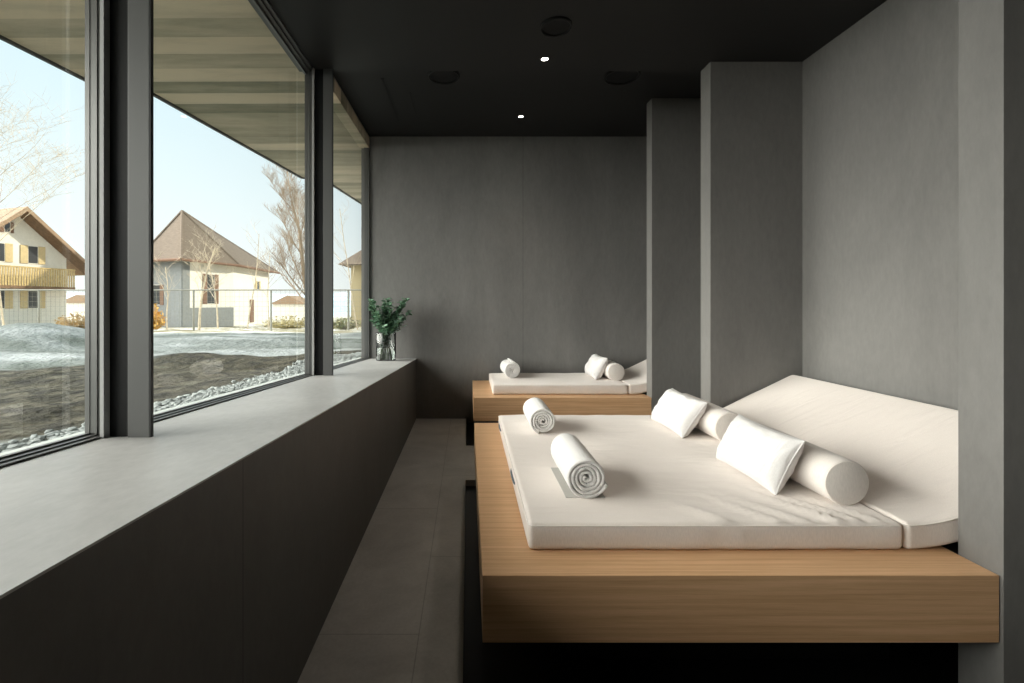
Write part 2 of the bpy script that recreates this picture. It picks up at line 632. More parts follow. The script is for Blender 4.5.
def fin(n, y, ytop):
    r = empty('trim_%d' % n, (XG, y, ledge_z(y)))
    r['kind'] = 'structure'
    z0 = ledge_z(y) - .004
    bx(XG - .058, XG + .090, y + .012, y + .042, z0, ytop).build('backing', M['ceilblk'], r)
    bx(XG + .078, XG + .150, y, y + .014, z0, ytop).build('fin_panel', M['finm'], r, bevel=.002)
    bx(XG + .148, XG + .153, y + .001, y + .016, z0, ytop).build('edge_strip', M['metal_dk'], r)
    bx(XG - .002, XG + .010, y - .014, y + .012, z0, ytop).build('seal_strip', M['metal_lt'], r)
    return r


fin(2, 1.520, ZC1)
fin(3, 3.572, ZC1)
st(bx(XG - .058, XG, 5.600, YB, ledge_z(YB), ZC2).build('trim_4', M['metal']))

# ---------------------------------------------------------------- ceiling fittings


def downlight(x, y, z, label):
    r = empty('downlight', (x, y, z))
    tag(r, label, 'ceiling light', 'recessed spotlights in the black ceiling')
    MB().lathe([(.026, .0), (.026, -.004), (.036, -.004), (.038, 0), (.038, .002)], (x, y, z), n=32).build('ring', M['ceilblk'], r, smooth=False)
    MB().lathe([(.0005, -.0018), (.024, -.0018), (.0255, .0)], (x, y, z), n=32).build('lens', M['lamp'], r)
    ld = bpy.data.lights.new('spot', 'SPOT')
    ld.energy = SPOT
    ld.color = (1, .90, .76)
    ld.spot_size = math.radians(84)
    ld.spot_blend = .9
    ld.shadow_soft_size = .09
    lo = link(bpy.data.objects.new('spot_lamp', ld))
    lo.location = (x, y, z - .10)
    lo.parent = r
    lo.matrix_parent_inverse = r.matrix_basis.inverted()
    return r


SPOT = 18
downlight(.572, 3.43, ZC1, 'small bright spotlight in the lower black ceiling beside the round speaker')
downlight(.578, 5.02, ZC2, 'small bright spotlight in the raised ceiling close to the far wall')
# the same row goes on overhead, above the top of the picture
downlight(.572, 1.83, ZC1, 'spotlight in the lower black ceiling above the foot of the large bed')
downlight(1.35, 2.55, ZC1, 'added unseen spotlight in the lower black ceiling above the pillows of the large bed')  # unseen lamp off the row, added to light the bed


def ceiling_disc(name, x, y, z, r0, label, cat, grp=None):
    r = empty(name, (x, y, z))
    tag(r, label, cat, grp)
    MB().lathe([(r0 * .86, .0), (r0 * .86, -.012), (r0 * .93, -.018), (r0, -.012), (r0, .002)], (x, y, z), n=40).build('rim', M['ceilblk'], r, smooth=False)
    gm = MB().lathe([(.001, -.006), (r0 * .5, -.007), (r0 * .84, -.006), (r0 * .87, -.003)], (x, y, z), n=40)
    gm.build('grille', M['ceilblk'], r)
    return r


ceiling_disc('ceiling_speaker', .58, 3.026, ZC1, .105, 'round black speaker grille in the lower ceiling in front of the spotlight', 'speaker', 'round grilles in the ceiling')
ceiling_disc('ceiling_speaker', 1.38, 4.12, ZC2, .16, 'round black grille in the raised ceiling nearest the stone partitions', 'speaker', 'round grilles in the ceiling')
ceiling_disc('ceiling_speaker', -.215, 4.12, ZC2, .145, 'round black grille in the raised ceiling near the window side', 'speaker', 'round grilles in the ceiling')
r = empty('slot_diffuser', (-.775, 4.65, ZC2))
tag(r, 'long narrow black air slot in the raised ceiling beside the far window', 'vent')
MB().box(-.792, -.784, 4.17, 5.13, ZC2 - .006, ZC2 + .001).box(-.766, -.758, 4.17, 5.13, ZC2 - .006, ZC2 + .001).build('frame', M['ceil'], r)
bx(-.784, -.766, 4.17, 5.13, ZC2 - .003, ZC2 + .001).build('slot', M['ceilblk'], r)
tag(bx(-.565, -.552, 4.45, 4.93, ZC2 - .004, ZC2 + .001).build('ceiling_slot', M['ceilblk']),
    'short faint black slot in the raised ceiling right of the long air slot', 'vent')


# ================================================================ soft goods
def soft_box(x0, x1, y0, y1, z0, z1, r, nx, ny, nz=4, fn=None):
    """rounded box as a grid surface; fn(x, y, z, top) returns an added offset"""
    mb = MB()
    lo = Vector((x0 + r, y0 + r, z0 + r)); hi = Vector((x1 - r, y1 - r, z1 - r))
    L = (x1 - x0, y1 - y0, z1 - z0)

    def edgepos(a, b, n):
        k = 4
        pts = [a + r * 1.3 * i / k for i in range(k)]
        pts += [a + r * 1.3 + (b - a - 2.6 * r) * i / n for i in range(n + 1)]
        pts += [b - r * 1.3 + r * 1.3 * (i + 1) / k for i in range(k)]
        return pts
    X = edgepos(x0, x1, nx); Y = edgepos(y0, y1, ny); Z = edgepos(z0, z1, nz)

    def rnd(q):
        q = Vector(q)
        c = Vector([min(max(q[i], lo[i]), hi[i]) for i in range(3)])
        d = q - c
        if d.length > 1e-9:
            d = d.normalized() * r
        p = c + d
        if fn:
            p += Vector(fn(p.x, p.y, p.z))
        return tuple(p)

    def face(A, B, P):
        n = len(mb.v)
        for a in A:
            for b in B:
                mb.v.append(rnd(P(a, b)))
        for i in range(len(A) - 1):
            for j in range(len(B) - 1):
                k = n + i * len(B) + j
                mb.f.append((k, k + 1, k + len(B) + 1, k + len(B)))
    face(X, Y, lambda a, b: (a, b, z1)); face(X, Y, lambda a, b: (a, b, z0))
    face(X, Z, lambda a, b: (a, y0, b)); face(X, Z, lambda a, b: (a, y1, b))
    face(Y, Z, lambda a, b: (x0, a, b)); face(Y, Z, lambda a, b: (x1, a, b))
    return mb


def rect_tube(x0, x1, y0, y1, z, rad, rc=.02, xf=None):
    pts = []
    for (cx, cy, a0) in ((x1 - rc, y1 - rc, 0), (x0 + rc, y1 - rc, 90), (x0 + rc, y0 + rc, 180), (x1 - rc, y0 + rc, 270)):
        for k in range(5):
            a = math.radians(a0 + k * 22.5)
            pts.append((cx + rc * math.cos(a), cy + rc * math.sin(a), z))
    pts.append(pts[0])
    dense = []
    for a, b in zip(pts, pts[1:]):
        m_ = 24 if math.dist(a, b) > .3 else 1
        dense += [tuple(Vector(a).lerp(Vector(b), k / m_)) for k in range(m_)]
    pts = dense + [pts[-1]]
    if xf:
        pts = [xf(Vector(q)) for q in pts]
    return MB().tube(pts, rad, n=6, cap=False)


ZP = EYE - .932       # top of the wooden platforms
ZM = EYE - .829       # top of the mattresses
TH = math.radians(25.8)


def bed(name, label, grp, px0, py0, py1, my0, my1, mx0, base_in, seed, big):
    r = empty(name, ((px0 + XF) / 2, (py0 + py1) / 2, -.05))
    tag(r, label, 'bed', grp)
    zb = ZP - .231
    pl = MB()
    pl.box(px0, XF - .004, py0, py1 - .004, zb, ZP)
    o = pl.build('platform', M['oak'], r, bevel=.002)
    # dark bearer the platform rests on, set well back, and the tray behind the partitions
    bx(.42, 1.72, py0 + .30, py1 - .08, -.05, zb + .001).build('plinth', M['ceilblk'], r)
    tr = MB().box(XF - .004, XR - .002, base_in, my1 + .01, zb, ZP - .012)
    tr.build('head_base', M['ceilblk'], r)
    # flat mattress
    xs = 1.646
    rnd = random.Random(seed)
    folds = [(rnd.uniform(.35, 1.0), rnd.uniform(.05, .5), rnd.uniform(.012, .02)) for _ in range(7)]

    def wr(x, y, z):
        t = max(0, (z - ZP) / (ZM - ZP))
        q = Vector((x * 3.1 + seed, y * 2.3, 0))
        h = (noise.noise(q) * .006 + noise.noise(q * 2.7) * .0025) * t
        # tension folds fanning from the seam corner towards the front edge
        if big:
            for (gx, ph, wd) in ((.98, 0, .034), (1.19, 1.6, .022), (1.29, 2, .026), (1.42, 3.4, .016), (1.485, 4, .020), (1.57, 5, .014)):
                ln = y - my0
                if ln < .24 + .06 * ph:
                    cx = gx - (ln) * (.75 - .05 * ph)
                    a = math.exp(-((x - cx) / wd) ** 2) * max(0, 1 - ln / (.24 + .06 * ph)) * min(1, ln / .05 + .35)
                    h += (.020 + .005 * math.sin(ph * 2.4)) * a * t
        else:
            e = math.sin(x * 60) * .003 * max(0, min(1, (x - 1.25) / .3)) * math.exp(-((y - my0) / .12) ** 2)
            h += e * t
        side = 0
        if y < my0 + .03:
            side = -.004 * math.sin(math.pi * t) + noise.noise(Vector((x * 6, z * 9, seed))) * .003
        return (0, side, h)
    mt = soft_box(mx0, xs, my0, my1, ZP, ZM, .020, 60 if big else 40, 60 if big else 24, 4, wr).build('mattress', M['mat'], r, smooth=True)
    rect_tube(mx0 + .001, xs - .001, my0 + .001, my1 - .001, ZM - .010, .0032, .022).build('piping', M['trim'], mt, smooth=True)
    ys = ((3.26, 2.33) if big else ())
    for yy in ys:
        MB().tube([(mx0 + .004, yy - .10, ZP + .060), (mx0 - .001, yy - .07, ZP + .056), (mx0 - .003, yy, ZP + .054), (mx0 - .001, yy + .07, ZP + .056), (mx0 + .004, yy + .10, ZP + .060)], .007, n=8).build('handle', M['strap'], mt, smooth=True)
    # raised head mattress, turned up about its lower edge
    hl = .89
    pivot = Vector((1.654, 0, ZP + .001))
    ym0, ym1 = max(my0, base_in + .004), my1

    def rot(q):
        # the slab bends upwards over its first part, then runs straight
        s_, dz = q[0] - pivot.x, q[2] - pivot.z
        bl = .34
        px_, pz_, st_ = pivot.x, pivot.z, 20
        if s_ <= 0:
            return Vector((pivot.x + s_, q[1], pivot.z + dz))
        for k in range(st_):
            sm = (k + .5) / st_ * s_
            an = TH * min(1, sm / bl)
            px_ += math.cos(an) * s_ / st_; pz_ += math.sin(an) * s_ / st_
        an = TH * min(1, s_ / bl)
        return Vector((px_ - dz * math.sin(an), q[1], pz_ + dz * math.cos(an)))

    def wr2(x, y, z):
        t = max(0, (z - ZP) / (ZM - ZP))
        q = Vector((x * 2.6, y * 2.9, seed + 3))
        h = (noise.noise(q) * .006) * t
        g = Vector((x, y, z + h))
        return tuple(rot(g) - Vector((x, y, z)))
    hm = soft_box(1.654, 1.654 + hl, ym0, ym1, ZP, ZM + .002, .020, 36, 50 if big else 20, 4, wr2).build('head_mattress', M['mat'], r, smooth=True)
    rect_tube(1.655, 1.653 + hl, ym0 + .001, ym1 - .001, ZM - .008, .0032, .022, rot).build('piping', M['trim'], hm, smooth=True)
    # wedge that carries it
    x2 = 2.44
    zz = ZP + (x2 - 1.84) * math.tan(TH) - .01
    MB().prism([(1.92, ZP - .014), (x2, ZP - .014), (x2, zz), (1.92, ZP + .015)], 'y', ym0 + .12, ym1 - .06).build('wedge', M['ceilblk'], r)
    return r


BEDG = 'oak platform beds'
bed('daybed', 'wide oak platform bed in front with two bolsters and two rolled towels', BEDG, .050, 1.579, 3.610, 1.735, 3.455, .228, 1.722, 3, True)
bed('daybed', 'narrow oak platform bed against the far wall with one rolled towel', BEDG, .055, 4.573, 5.612, 4.722, 5.540, .252, 4.714, 11, False)


def bolster(y0, y1, xc, label, grp='beige bolsters on the beds'):
    R = .094
    zc = ZM + R - .002
    r = empty('bolster', (xc, (y0 + y1) / 2, zc - R))
    tag(r, label, 'bolster pillow', grp)
    L = y1 - y0
    n = 44
    prof = []
    cr = .014
    for k in range(6):
        a = math.pi / 2 * k / 5
        prof.append((R - cr + cr * math.sin(a), cr - cr * math.cos(a)))
    for k in range(1, 20):
        t = k / 20
        prof.append((R + .002 * math.sin(math.pi * t), cr + (L - 2 * cr) * t))
    for k in range(6):
        a = math.pi / 2 * k / 5
        prof.append((R - cr + cr * math.cos(a), L - cr + cr * math.sin(a)))
    b = MB().lathe(prof, (xc, y0, zc), 'y', n)
    b.build('cover', M['bol'], r, smooth=True)
    for (yy, s, pr) in ((y0, -1, 1), (y1, 1, 1)):
        e = MB().lathe([(R - cr + .001, 0), (R * .6, s * .006), (R * .3, s * .009), (.0005, s * .010)], (xc, yy, zc), 'y', n)
        e.build('end_panel', M['bol'], r, smooth=True)
        pts = [(xc + (R - .006) * math.cos(2 * math.pi * k / 40), yy + s * -.004, zc + (R - .006) * math.sin(2 * math.pi * k / 40)) for k in range(41)]
        MB().tube(pts, .0028, n=6, cap=False).build('piping', M['trim'], r, smooth=True)
    return r


bolster(1.890, 2.510, 1.560, 'beige bolster nearest the front edge of the wide bed behind the nearer white pillow')
bolster(2.725, 3.330, 1.556, 'beige bolster at the far side of the wide bed beside the stone partition')
bolster(4.960, 5.500, 1.600, 'short beige bolster on the narrow bed by the far wall')


def pillow(y0, y1, x0, x1, h, label, seed, zrot=0.0, T=.070, grp='small white pillows'):
    """leans against a bolster: lower edge at x0, upper edge at x1, h high"""
    r = empty('pillow', ((x0 + x1) / 2, (y0 + y1) / 2, ZM))
    tag(r, label, 'pillow', grp)
    L = (y1 - y0) / 2
    up = Vector((x1 - x0, 0, math.sqrt(max(.001, h * h - (x1 - x0) ** 2)))).normalized()
    nr = Vector((-up.z, 0, up.x))
    C = Vector(((x0 + x1) / 2, (y0 + y1) / 2, ZM + up.z * h / 2 + .006))
    N1, N2 = 40, 26
    mb = MB()

    def P(u, v, s):
        # edges draw in between pointed corners
        uu = u * L * (1 - .05 * (1 - v * v) ** 1.0 * abs(u) ** 3)
        vv = v * h / 2 * (1 - .07 * (1 - u * u) * abs(v) ** 3)
        t = T * (max(0, 1 - u ** 4) ** .62) * (max(0, 1 - v ** 4) ** .62)
        q = Vector((u * 2.3 + seed, v * 2.0, s * 3))
        t += noise.noise(q) * .012 * (1 - u * u) * (1 - v * v)
        rdg = (noise.noise(Vector((u * 5 + v * 2, v * 3 - u, seed))) * .014 + noise.noise(Vector((u * 3 - v * 7, v * 2.5, seed + 5))) * .008) * (1 - u ** 4) * (1 - v ** 4)
        fl = .004
        p = C + Vector((0, 1, 0)) * uu + up * vv + nr * (s * (t + fl) + rdg * s)
        p.z = max(p.z, ZM + .001)
        return tuple(p)
    for s in (1, -1):
        n = len(mb.v)
        for i in range(N1 + 1):
            for j in range(N2 + 1):
                u, v = math.sin(math.pi / 2 * (2 * i / N1 - 1)), math.sin(math.pi / 2 * (2 * j / N2 - 1))
                mb.v.append(P(u, v, s))
        for i in range(N1):
            for j in range(N2):
                k = n + i * (N2 + 1) + j
                mb.f.append((k, k + 1, k + N2 + 2, k + N2 + 1))
    # close the rim
    m = (N1 + 1) * (N2 + 1)
    ring = [i * (N2 + 1) for i in range(N1 + 1)] + [N1 * (N2 + 1) + j for j in range(1, N2 + 1)] + \
           [i * (N2 + 1) + N2 for i in range(N1 - 1, -1, -1)] + [j for j in range(N2 - 1, 0, -1)]
    for a, b in zip(ring, ring[1:] + ring[:1]):
        mb.f.append((a, b, b + m, a + m))
    cv = mb.build('cover', M['white'], r, smooth=True)
    pts = [mb.v[i] for i in ring]
    pts = [tuple((Vector(a) + Vector(mb.v[i + m])) / 2) for a, i in zip(pts, ring)]
    MB().tube(pts + [pts[0]], .0035, n=5, cap=False).build('hem', M['white'], r, smooth=True)
    if zrot:
        r.rotation_euler = (0, 0, zrot)
    return r


pillow(1.985, 2.460, 1.328, 1.452, .262, 'white pillow nearest the viewer leaning on the nearer bolster of the wide bed', 2)
pillow(2.830, 3.310, 1.320, 1.470, .262, 'white pillow leaning on the farther bolster of the wide bed', 9)
pillow(5.020, 5.46, 1.395, 1.520, .262, 'small white pillow leaning on the bolster of the narrow far bed', 5)


def towel(x, y0, y1, label, R=.076, rz=0.0, seed=1, turn0=0.0, hem=True, zoff=0.0):
    r = empty('rolled_towel', (x, (y0 + y1) / 2, ZM))
    tag(r, label, 'towel', 'rolled white towels on the beds')
    rnd = random.Random(seed)
    turns = 4.6
    pitch = (R - .008) / turns
    n = int(turns * 30)
    mb = MB()
    zc = R + .004
    Lh = (y1 - y0) / 2
    K = 5
    base = 0
    for i in range(n + 1):
        th = turn0 + 2 * math.pi * turns * i / n
        rr = .008 + pitch * (i / 30)
        th2 = pitch * .44
        wob = noise.noise(Vector((math.cos(th) * 1.2, math.sin(th) * 1.2, rr * 60 + seed))) * .0030
        rr += wob
        yo = noise.noise(Vector((math.cos(th) * 2, math.sin(th) * 2, rr * 90 + seed))) * .006 + (.004 if rr < R * .5 else 0)
        dirv = Vector((math.cos(th), 0, math.sin(th)))
        prof = []
        for k in range(K):     # near rounded edge
            a = math.pi * k / (K - 1)
            prof.append((rr - th2 * math.cos(a), -Lh + yo - th2 * .8 * math.sin(a)))
        for q in range(1, 12):
            prof.append((rr + th2 + .0012 * noise.noise(Vector((q * .7, th, seed))), -Lh + 2 * Lh * q / 12))
        for k in range(K):
            a = math.pi * k / (K - 1)
            prof.append((rr + th2 * math.cos(a), Lh - yo + th2 * .8 * math.sin(a)))
        np_ = len(prof)
        for (rad, yy) in prof:
            px_, pz_ = rad * dirv.x, rad * dirv.z
            zz = pz_ + zc
            if zz < .003:     # flattened where it rests
                zz = .003 + (zz - .003) * .2
                zz = max(zz, .001)
            mb.v.append((x + px_, (y0 + y1) / 2 + yy, ZM + zz + zoff))
        if i:
            for k in range(np_):
                k2 = (k + 1) % np_
                mb.f.append((base + k, base + k2, base + np_ + k2, base + np_ + k))
            base += np_
    mb.f.append(tuple(range(np_))[::-1])
    mb.f.append(tuple(base + k for k in range(np_)))
    mb.build('roll', M['terry'], r, smooth=True)
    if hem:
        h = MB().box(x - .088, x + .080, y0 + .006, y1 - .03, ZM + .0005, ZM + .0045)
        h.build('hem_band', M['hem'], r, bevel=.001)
    r.rotation_euler = (0, 0, rz)
    return r


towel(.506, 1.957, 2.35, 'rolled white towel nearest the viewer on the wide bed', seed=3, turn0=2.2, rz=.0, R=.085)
towel(.478, 2.925, 3.28, 'rolled white towel farther back on the wide bed', seed=8, turn0=.6, hem=False, R=.080)
towel(.475, 5.11, 5.46, 'rolled white towel on the narrow bed by the far wall', R=.088, seed=12, turn0=4, rz=.08, hem=False)


# ================================================================ vase with eucalyptus on the ledge
VX, VY = -.945, 5.30
VZ = ledge_z(VY) + .0035
r = empty('glass_vase', (VX, VY, VZ))
tag(r, 'clear glass cylinder vase on the stone ledge at the far end of the windows', 'vase')
Rv, Hv = .115, .315
MB().lathe([(.001, 0), (Rv - .006, 0), (Rv, .006), (Rv, Hv - .003), (Rv - .002, Hv), (Rv - .006, Hv), (Rv - .007, Hv - .004), (Rv - .007, .018), (Rv - .014, .012), (.001, .012)], (VX, VY, VZ), n=48).build('vessel', M['vase'], r, smooth=True)
MB().lathe([(.001, .0125), (Rv - .0145, .0125), (Rv - .0075, .0185), (Rv - .0075, .13), (.001, .13)], (VX, VY, VZ), n=48).build('water', M['water'], r, smooth=True)

r = empty('eucalyptus_bouquet', (VX, VY, VZ + .015))
tag(r, 'loose green eucalyptus branches standing in the glass vase', 'bouquet')


def leafmesh(mb, p, d, up, ln, wd):
    d = d.normalized()
    s = d.cross(up)
    if s.length < .05:
        s = d.cross(Vector((1, 0, 0)))
    s.normalize()
    nn = s.cross(d).normalized()
    n = len(mb.v)
    prof = [(0, .12), (.2, .75), (.45, 1), (.7, .85), (.9, .45), (1, .05)]
    for (t, w_) in prof:
        c_ = p + d * ln * t + nn * (-.12 * ln * t * t)
        mb.v.append(tuple(c_ - s * wd * w_ + nn * wd * .25 * w_))
        mb.v.append(tuple(c_))
        mb.v.append(tuple(c_ + s * wd * w_ + nn * wd * .25 * w_))
    for i in range(len(prof) - 1):
        a = n + i * 3
        mb.f.append((a, a + 1, a + 4, a + 3))
        mb.f.append((a + 1, a + 2, a + 5, a + 4))


rb = random.Random(21)
for k in range(36):
    pale = k in (12, 13, 14)
    az = rb.uniform(0, 2 * math.pi) if not pale else rb.uniform(-.5, .3)
    spread = rb.uniform(.05, .30)
    top = rb.uniform(.42, .76)
    if k in (0, 1, 2, 3):
        az, spread, top = math.pi + rb.uniform(-.5, .5), rb.uniform(.18, .26), rb.uniform(.62, .74)
    if k in (4, 5):
        az, spread, top = rb.uniform(-.4, .2), rb.uniform(.20, .30), rb.uniform(.62, .72)
    if pale:
        spread, top = rb.uniform(.18, .26), rb.uniform(.40, .52)
    a0 = az + math.pi + rb.uniform(-.6, .6)
    pts = []
    N = 9
    for i in range(N):
        t = i / (N - 1)
        rr = -.05 + (.05 + spread) * t ** 1.4
        bx0 = Vector((VX + math.cos(a0) * .05 * (1 - t), VY + math.sin(a0) * .05 * (1 - t), VZ + .02 + (top - .02) * t))
        rad = spread * max(0, t) ** 1.9
        if t < Hv / top:
            rad = min(rad, Rv - .03)
        bx0 += Vector((math.cos(az) * rad, math.sin(az) * rad * .75, -.02 * t * t))
        bx0.x = max(bx0.x, XG + .03)
        bx0.y = min(bx0.y, YB - .03)
        pts.append(bx0)
    sm = MB().tube(pts, [.003 * (1 - .6 * i / N) for i in range(N)], n=5)
    so = sm.build('stem', M['stem'], r, smooth=True)
    lf = MB()
    for i in range(2, N):
        for q in range(5 if not pale else 2):
            t = (i - 1 + q / 5) / (N - 1)
            if t * top < .12:
                continue
            j = min(int(t * (N - 1)), N - 2)
            p0 = pts[j].lerp(pts[j + 1], t * (N - 1) - j)
            for s in (0, math.pi):
                if p0.z < VZ + Hv:
                    sz = .6
                else:
                    sz = 1
                if sz < 1 and rb.random() < .35:
                    continue
                a = rb.uniform(0, 2 * math.pi) + s
                d = Vector((math.cos(a), math.sin(a), rb.uniform(-.2, .9)))
                ln = rb.uniform(.034, .064) * sz
                e = p0 + d.normalized() * ln
                rc = math.hypot(e.x - VX, e.y - VY)
                if p0.z < VZ + Hv + .01 and rc > Rv - .014:
                    continue
                if e.x < XG + .01 or e.y > YB - .01:
                    continue
                leafmesh(lf, p0, d, Vector((rb.uniform(-.5, .5), rb.uniform(-.5, .5), 1)), ln, ln * rb.uniform(.32, .45))
    if lf.v:
        lf.build('foliage', M['leafB'] if pale else M['leafA'], so, smooth=True)

# ================================================================ outside
OUT_SNOW = (.62, .68, .70)


def ground_mat():
    m, t, p = newmat('ground_cover')
    L = t.links
    p.inputs['Roughness'].default_value = .9
    p.inputs['Specular IOR Level'].default_value = .2
    co = t.nodes.new('ShaderNodeTexCoord')
    sp = t.nodes.new('ShaderNodeSeparateXYZ')
    L.new(co.outputs['Object'], sp.inputs[0])

    def nz(scale, det=5, vec=None, dist=0):
        n = t.nodes.new('ShaderNodeTexNoise')
        n.inputs['Scale'].default_value = scale; n.inputs['Detail'].default_value = det
        n.inputs['Distortion'].default_value = dist
        L.new(vec or co.outputs['Object'], n.inputs['Vector'])
        return n.outputs['Fac']

    def ramp(fac, stops):
        r_ = t.nodes.new('ShaderNodeValToRGB')
        while len(r_.color_ramp.elements) < len(stops):
            r_.color_ramp.elements.new(.5)
        for e, (ps, c_) in zip(r_.color_ramp.elements, stops):
            e.position = ps; e.color = (*c_, 1)
        L.new(fac, r_.inputs[0])
        return r_.outputs[0]

    def math_(op, a, b, c_=None):
        n = t.nodes.new('ShaderNodeMath'); n.operation = op
        for i, v in enumerate((a, b, c_)):
            if v is None: continue
            if isinstance(v, (int, float)): n.inputs[i].default_value = v
            else: L.new(v, n.inputs[i])
        return n.outputs[0]

    def mix(fac, a, b):
        n = t.nodes.new('ShaderNodeMix'); n.data_type = 'RGBA'
        L.new(fac, n.inputs['Factor']); L.new(a, n.inputs['A']); L.new(b, n.inputs['B'])
        return n.outputs['Result']

    def edge(v, pos, soft):
        n = t.nodes.new('ShaderNodeMapRange')
        L.new(v, n.inputs['Value'])
        n.inputs['From Min'].default_value = pos - soft; n.inputs['From Max'].default_value = pos + soft
        return n.outputs[0]
    st_ = t.nodes.new('ShaderNodeMapping'); st_.inputs['Scale'].default_value = (.35, 1, 1)
    L.new(co.outputs['Object'], st_.inputs[0])
    dirt = ramp(nz(5, 8, dist=.5), [(.3, (.014, .013, .009)), (.48, (.045, .040, .026)), (.6, (.085, .075, .05)), (.75, (.12, .12, .09))])
    snow = ramp(nz(.9, 6, st_.outputs[0], .8), [(.30, (.06, .07, .055)), (.42, (.14, .155, .14)), (.52, (.215, .23, .22)), (.75, (.42, .435, .43))])
    vor = t.nodes.new('ShaderNodeTexVoronoi'); vor.inputs['Scale'].default_value = 26
    L.new(co.outputs['Object'], vor.inputs['Vector'])
    grav = ramp(math_('MULTIPLY_ADD', nz(9, 4), .6, vor.outputs['Distance']), [(.45, (.36, .40, .38)), (.75, (.26, .29, .27)), (1.0, (.10, .11, .10))])
    grass = ramp(nz(1.1, 6, st_.outputs[0]), [(.35, (.20, .17, .10)), (.5, (.34, .30, .20)), (.58, (.70, .70, .68)), (.8, (.80, .80, .80))])
    wob = math_('MULTIPLY_ADD', nz(1.3, 6), 1.2, -.6)
    y2 = math_('ADD', sp.outputs[1], wob)
    y3 = math_('MULTIPLY_ADD', sp.outputs[0], -.70, y2)   # boundary further off near the building
    c1 = mix(edge(y3, 9.3, .12), dirt, snow)
    wob2 = math_('MULTIPLY_ADD', nz(3, 4), .5, -.25)
    xg = math_('ADD', sp.outputs[0], wob2)
    xg2 = math_('MULTIPLY_ADD', sp.outputs[1], -.20, xg)
    c2 = mix(edge(xg2, -3.2, .08), c1, grav)
    ywob = math_('MULTIPLY_ADD', nz(.5, 4), 1.2, sp.outputs[1])
    c3 = mix(edge(ywob, 13.4, .3), c2, grass)
    L.new(c3, p.inputs['Base Color'])
    bp = t.nodes.new('ShaderNodeBump'); bp.inputs['Strength'].default_value = .9
    bp.inputs['Distance'].default_value = .07
    L.new(nz(9, 8), bp.inputs['Height'])
    L.new(bp.outputs[0], p.inputs['Normal'])
    return m


def gz(x, y):
    """ground height"""
    z = -.80
    if y > 13:
        z -= .045 * (min(y, 60) - 13)
    z += .46 * math.exp(-((x + 8.4) / 1.25) ** 2 - ((y - 8.8) / 1.2) ** 2)
    z += .10 * math.exp(-((x + 5.3) / 1.8) ** 2 - ((y - 9.6) / .9) ** 2)
    z += .10 * math.exp(-((y - 5.9 + x * .1) / .5) ** 2)
    if x < -2.3:
        z += .05 * noise.noise(Vector((x * .9, y * .9, 0))) + .03 * noise.noise(Vector((x * 3, y * 3, 4)))
    return EYE + z


M['ground'] = ground_mat()
gx = [-1.28 - 3.5 * (i / 40) for i in range(40)] + [-4.8 - 12 * (i / 60) for i in range(60)] + [-16.8 - 90 * (i / 24) ** 1.4 for i in range(25)]
gy = [-8 + 8 * i / 16 for i in range(16)] + [0 + 14 * i / 110 for i in range(110)] + [14 + 90 * (i / 40) ** 1.5 for i in range(41)]
g = MB()
for x in gx:
    for y in gy:
        g.v.append((x, y, gz(x, y)))
ny = len(gy)
for i in range(len(gx) - 1):
    for j in range(ny - 1):
        k = i * ny + j
        g.f.append((k, k + 1, k + ny + 1, k + ny))
st(g.build('ground', M['ground'], smooth=True))
# ground on the far right side beyond the building, and the land behind
st(MB().add([(-1.3, 20, gz(-3, 20)), (60, 20, gz(-3, 20)), (60, 104, gz(-3, 60)), (-1.3, 104, gz(-3, 60))], [(0, 1, 2, 3)]).build('ground_far', M['ground']))

# loose stones of the drainage strip
rg = random.Random(5)
M['pebble'] = simple('pale_pebble', (.25, .27, .26), .8, var=.4, vscale=9)
pb = MB()
ICO = [(0, -.53, .85), (0, .53, .85), (0, -.53, -.85), (0, .53, -.85), (-.53, .85, 0), (.53, .85, 0), (-.53, -.85, 0), (.53, -.85, 0), (.85, 0, -.53), (.85, 0, .53), (-.85, 0, -.53), (-.85, 0, .53)]
ICF = [(0, 9, 1), (0, 1, 11), (0, 11, 6), (0, 6, 7), (0, 7, 9), (9, 5, 1), (1, 5, 4), (1, 4, 11), (11, 4, 10), (11, 10, 6), (6, 10, 2), (6, 2, 7), (7, 2, 8), (7, 8, 9), (9, 8, 5), (3, 5, 8), (3, 8, 2), (3, 2, 10), (3, 10, 4), (3, 4, 5)]
for _ in range(8500):
    y = rg.uniform(.9, 7.5)
    x = rg.uniform(-3.2 + y * .20, -1.6) + rg.gauss(0, .05)
    if x > -1.38: continue
    s = rg.uniform(.012, .030)
    sx, sy, sz = s * rg.uniform(.8, 1.5), s * rg.uniform(.8, 1.5), s * rg.uniform(.5, .9)
    a = rg.uniform(0, 6.28)
    z = gz(x, y) + sz * .35
    vs = []
    for (u, v, w_) in ICO:
        u, v = u * sx, v * sy
        vs.append((x + u * math.cos(a) - v * math.sin(a), y + u * math.sin(a) + v * math.cos(a), z + w_ * sz))
    pb.add(vs, ICF)
tag(pb.build('gravel', M['pebble']), 'strip of pale grey gravel along the foot of the windows', 'gravel', kind='stuff')

# outer sill strip
st(MB().hexa([(-1.40, -3, ledge_z(-3) - .1), (XG - .1, -3, ledge_z(-3) - .1), (XG - .1, YB + .3, ledge_z(YB) - .12), (-1.40, YB + .3, ledge_z(YB) - .12)],
             [(-1.40, -3, ledge_z(-3) - .022), (XG - .1, -3, ledge_z(-3) - .008), (XG - .1, YB + .3, ledge_z(YB) - .008), (-1.40, YB + .3, ledge_z(YB) - .022)]).build('trim_5', simple('outer_sill', (.42, .45, .43), .6)))

# canopy over the windows: board-lined slab with stepped outer edge
ZK = EYE + 1.9


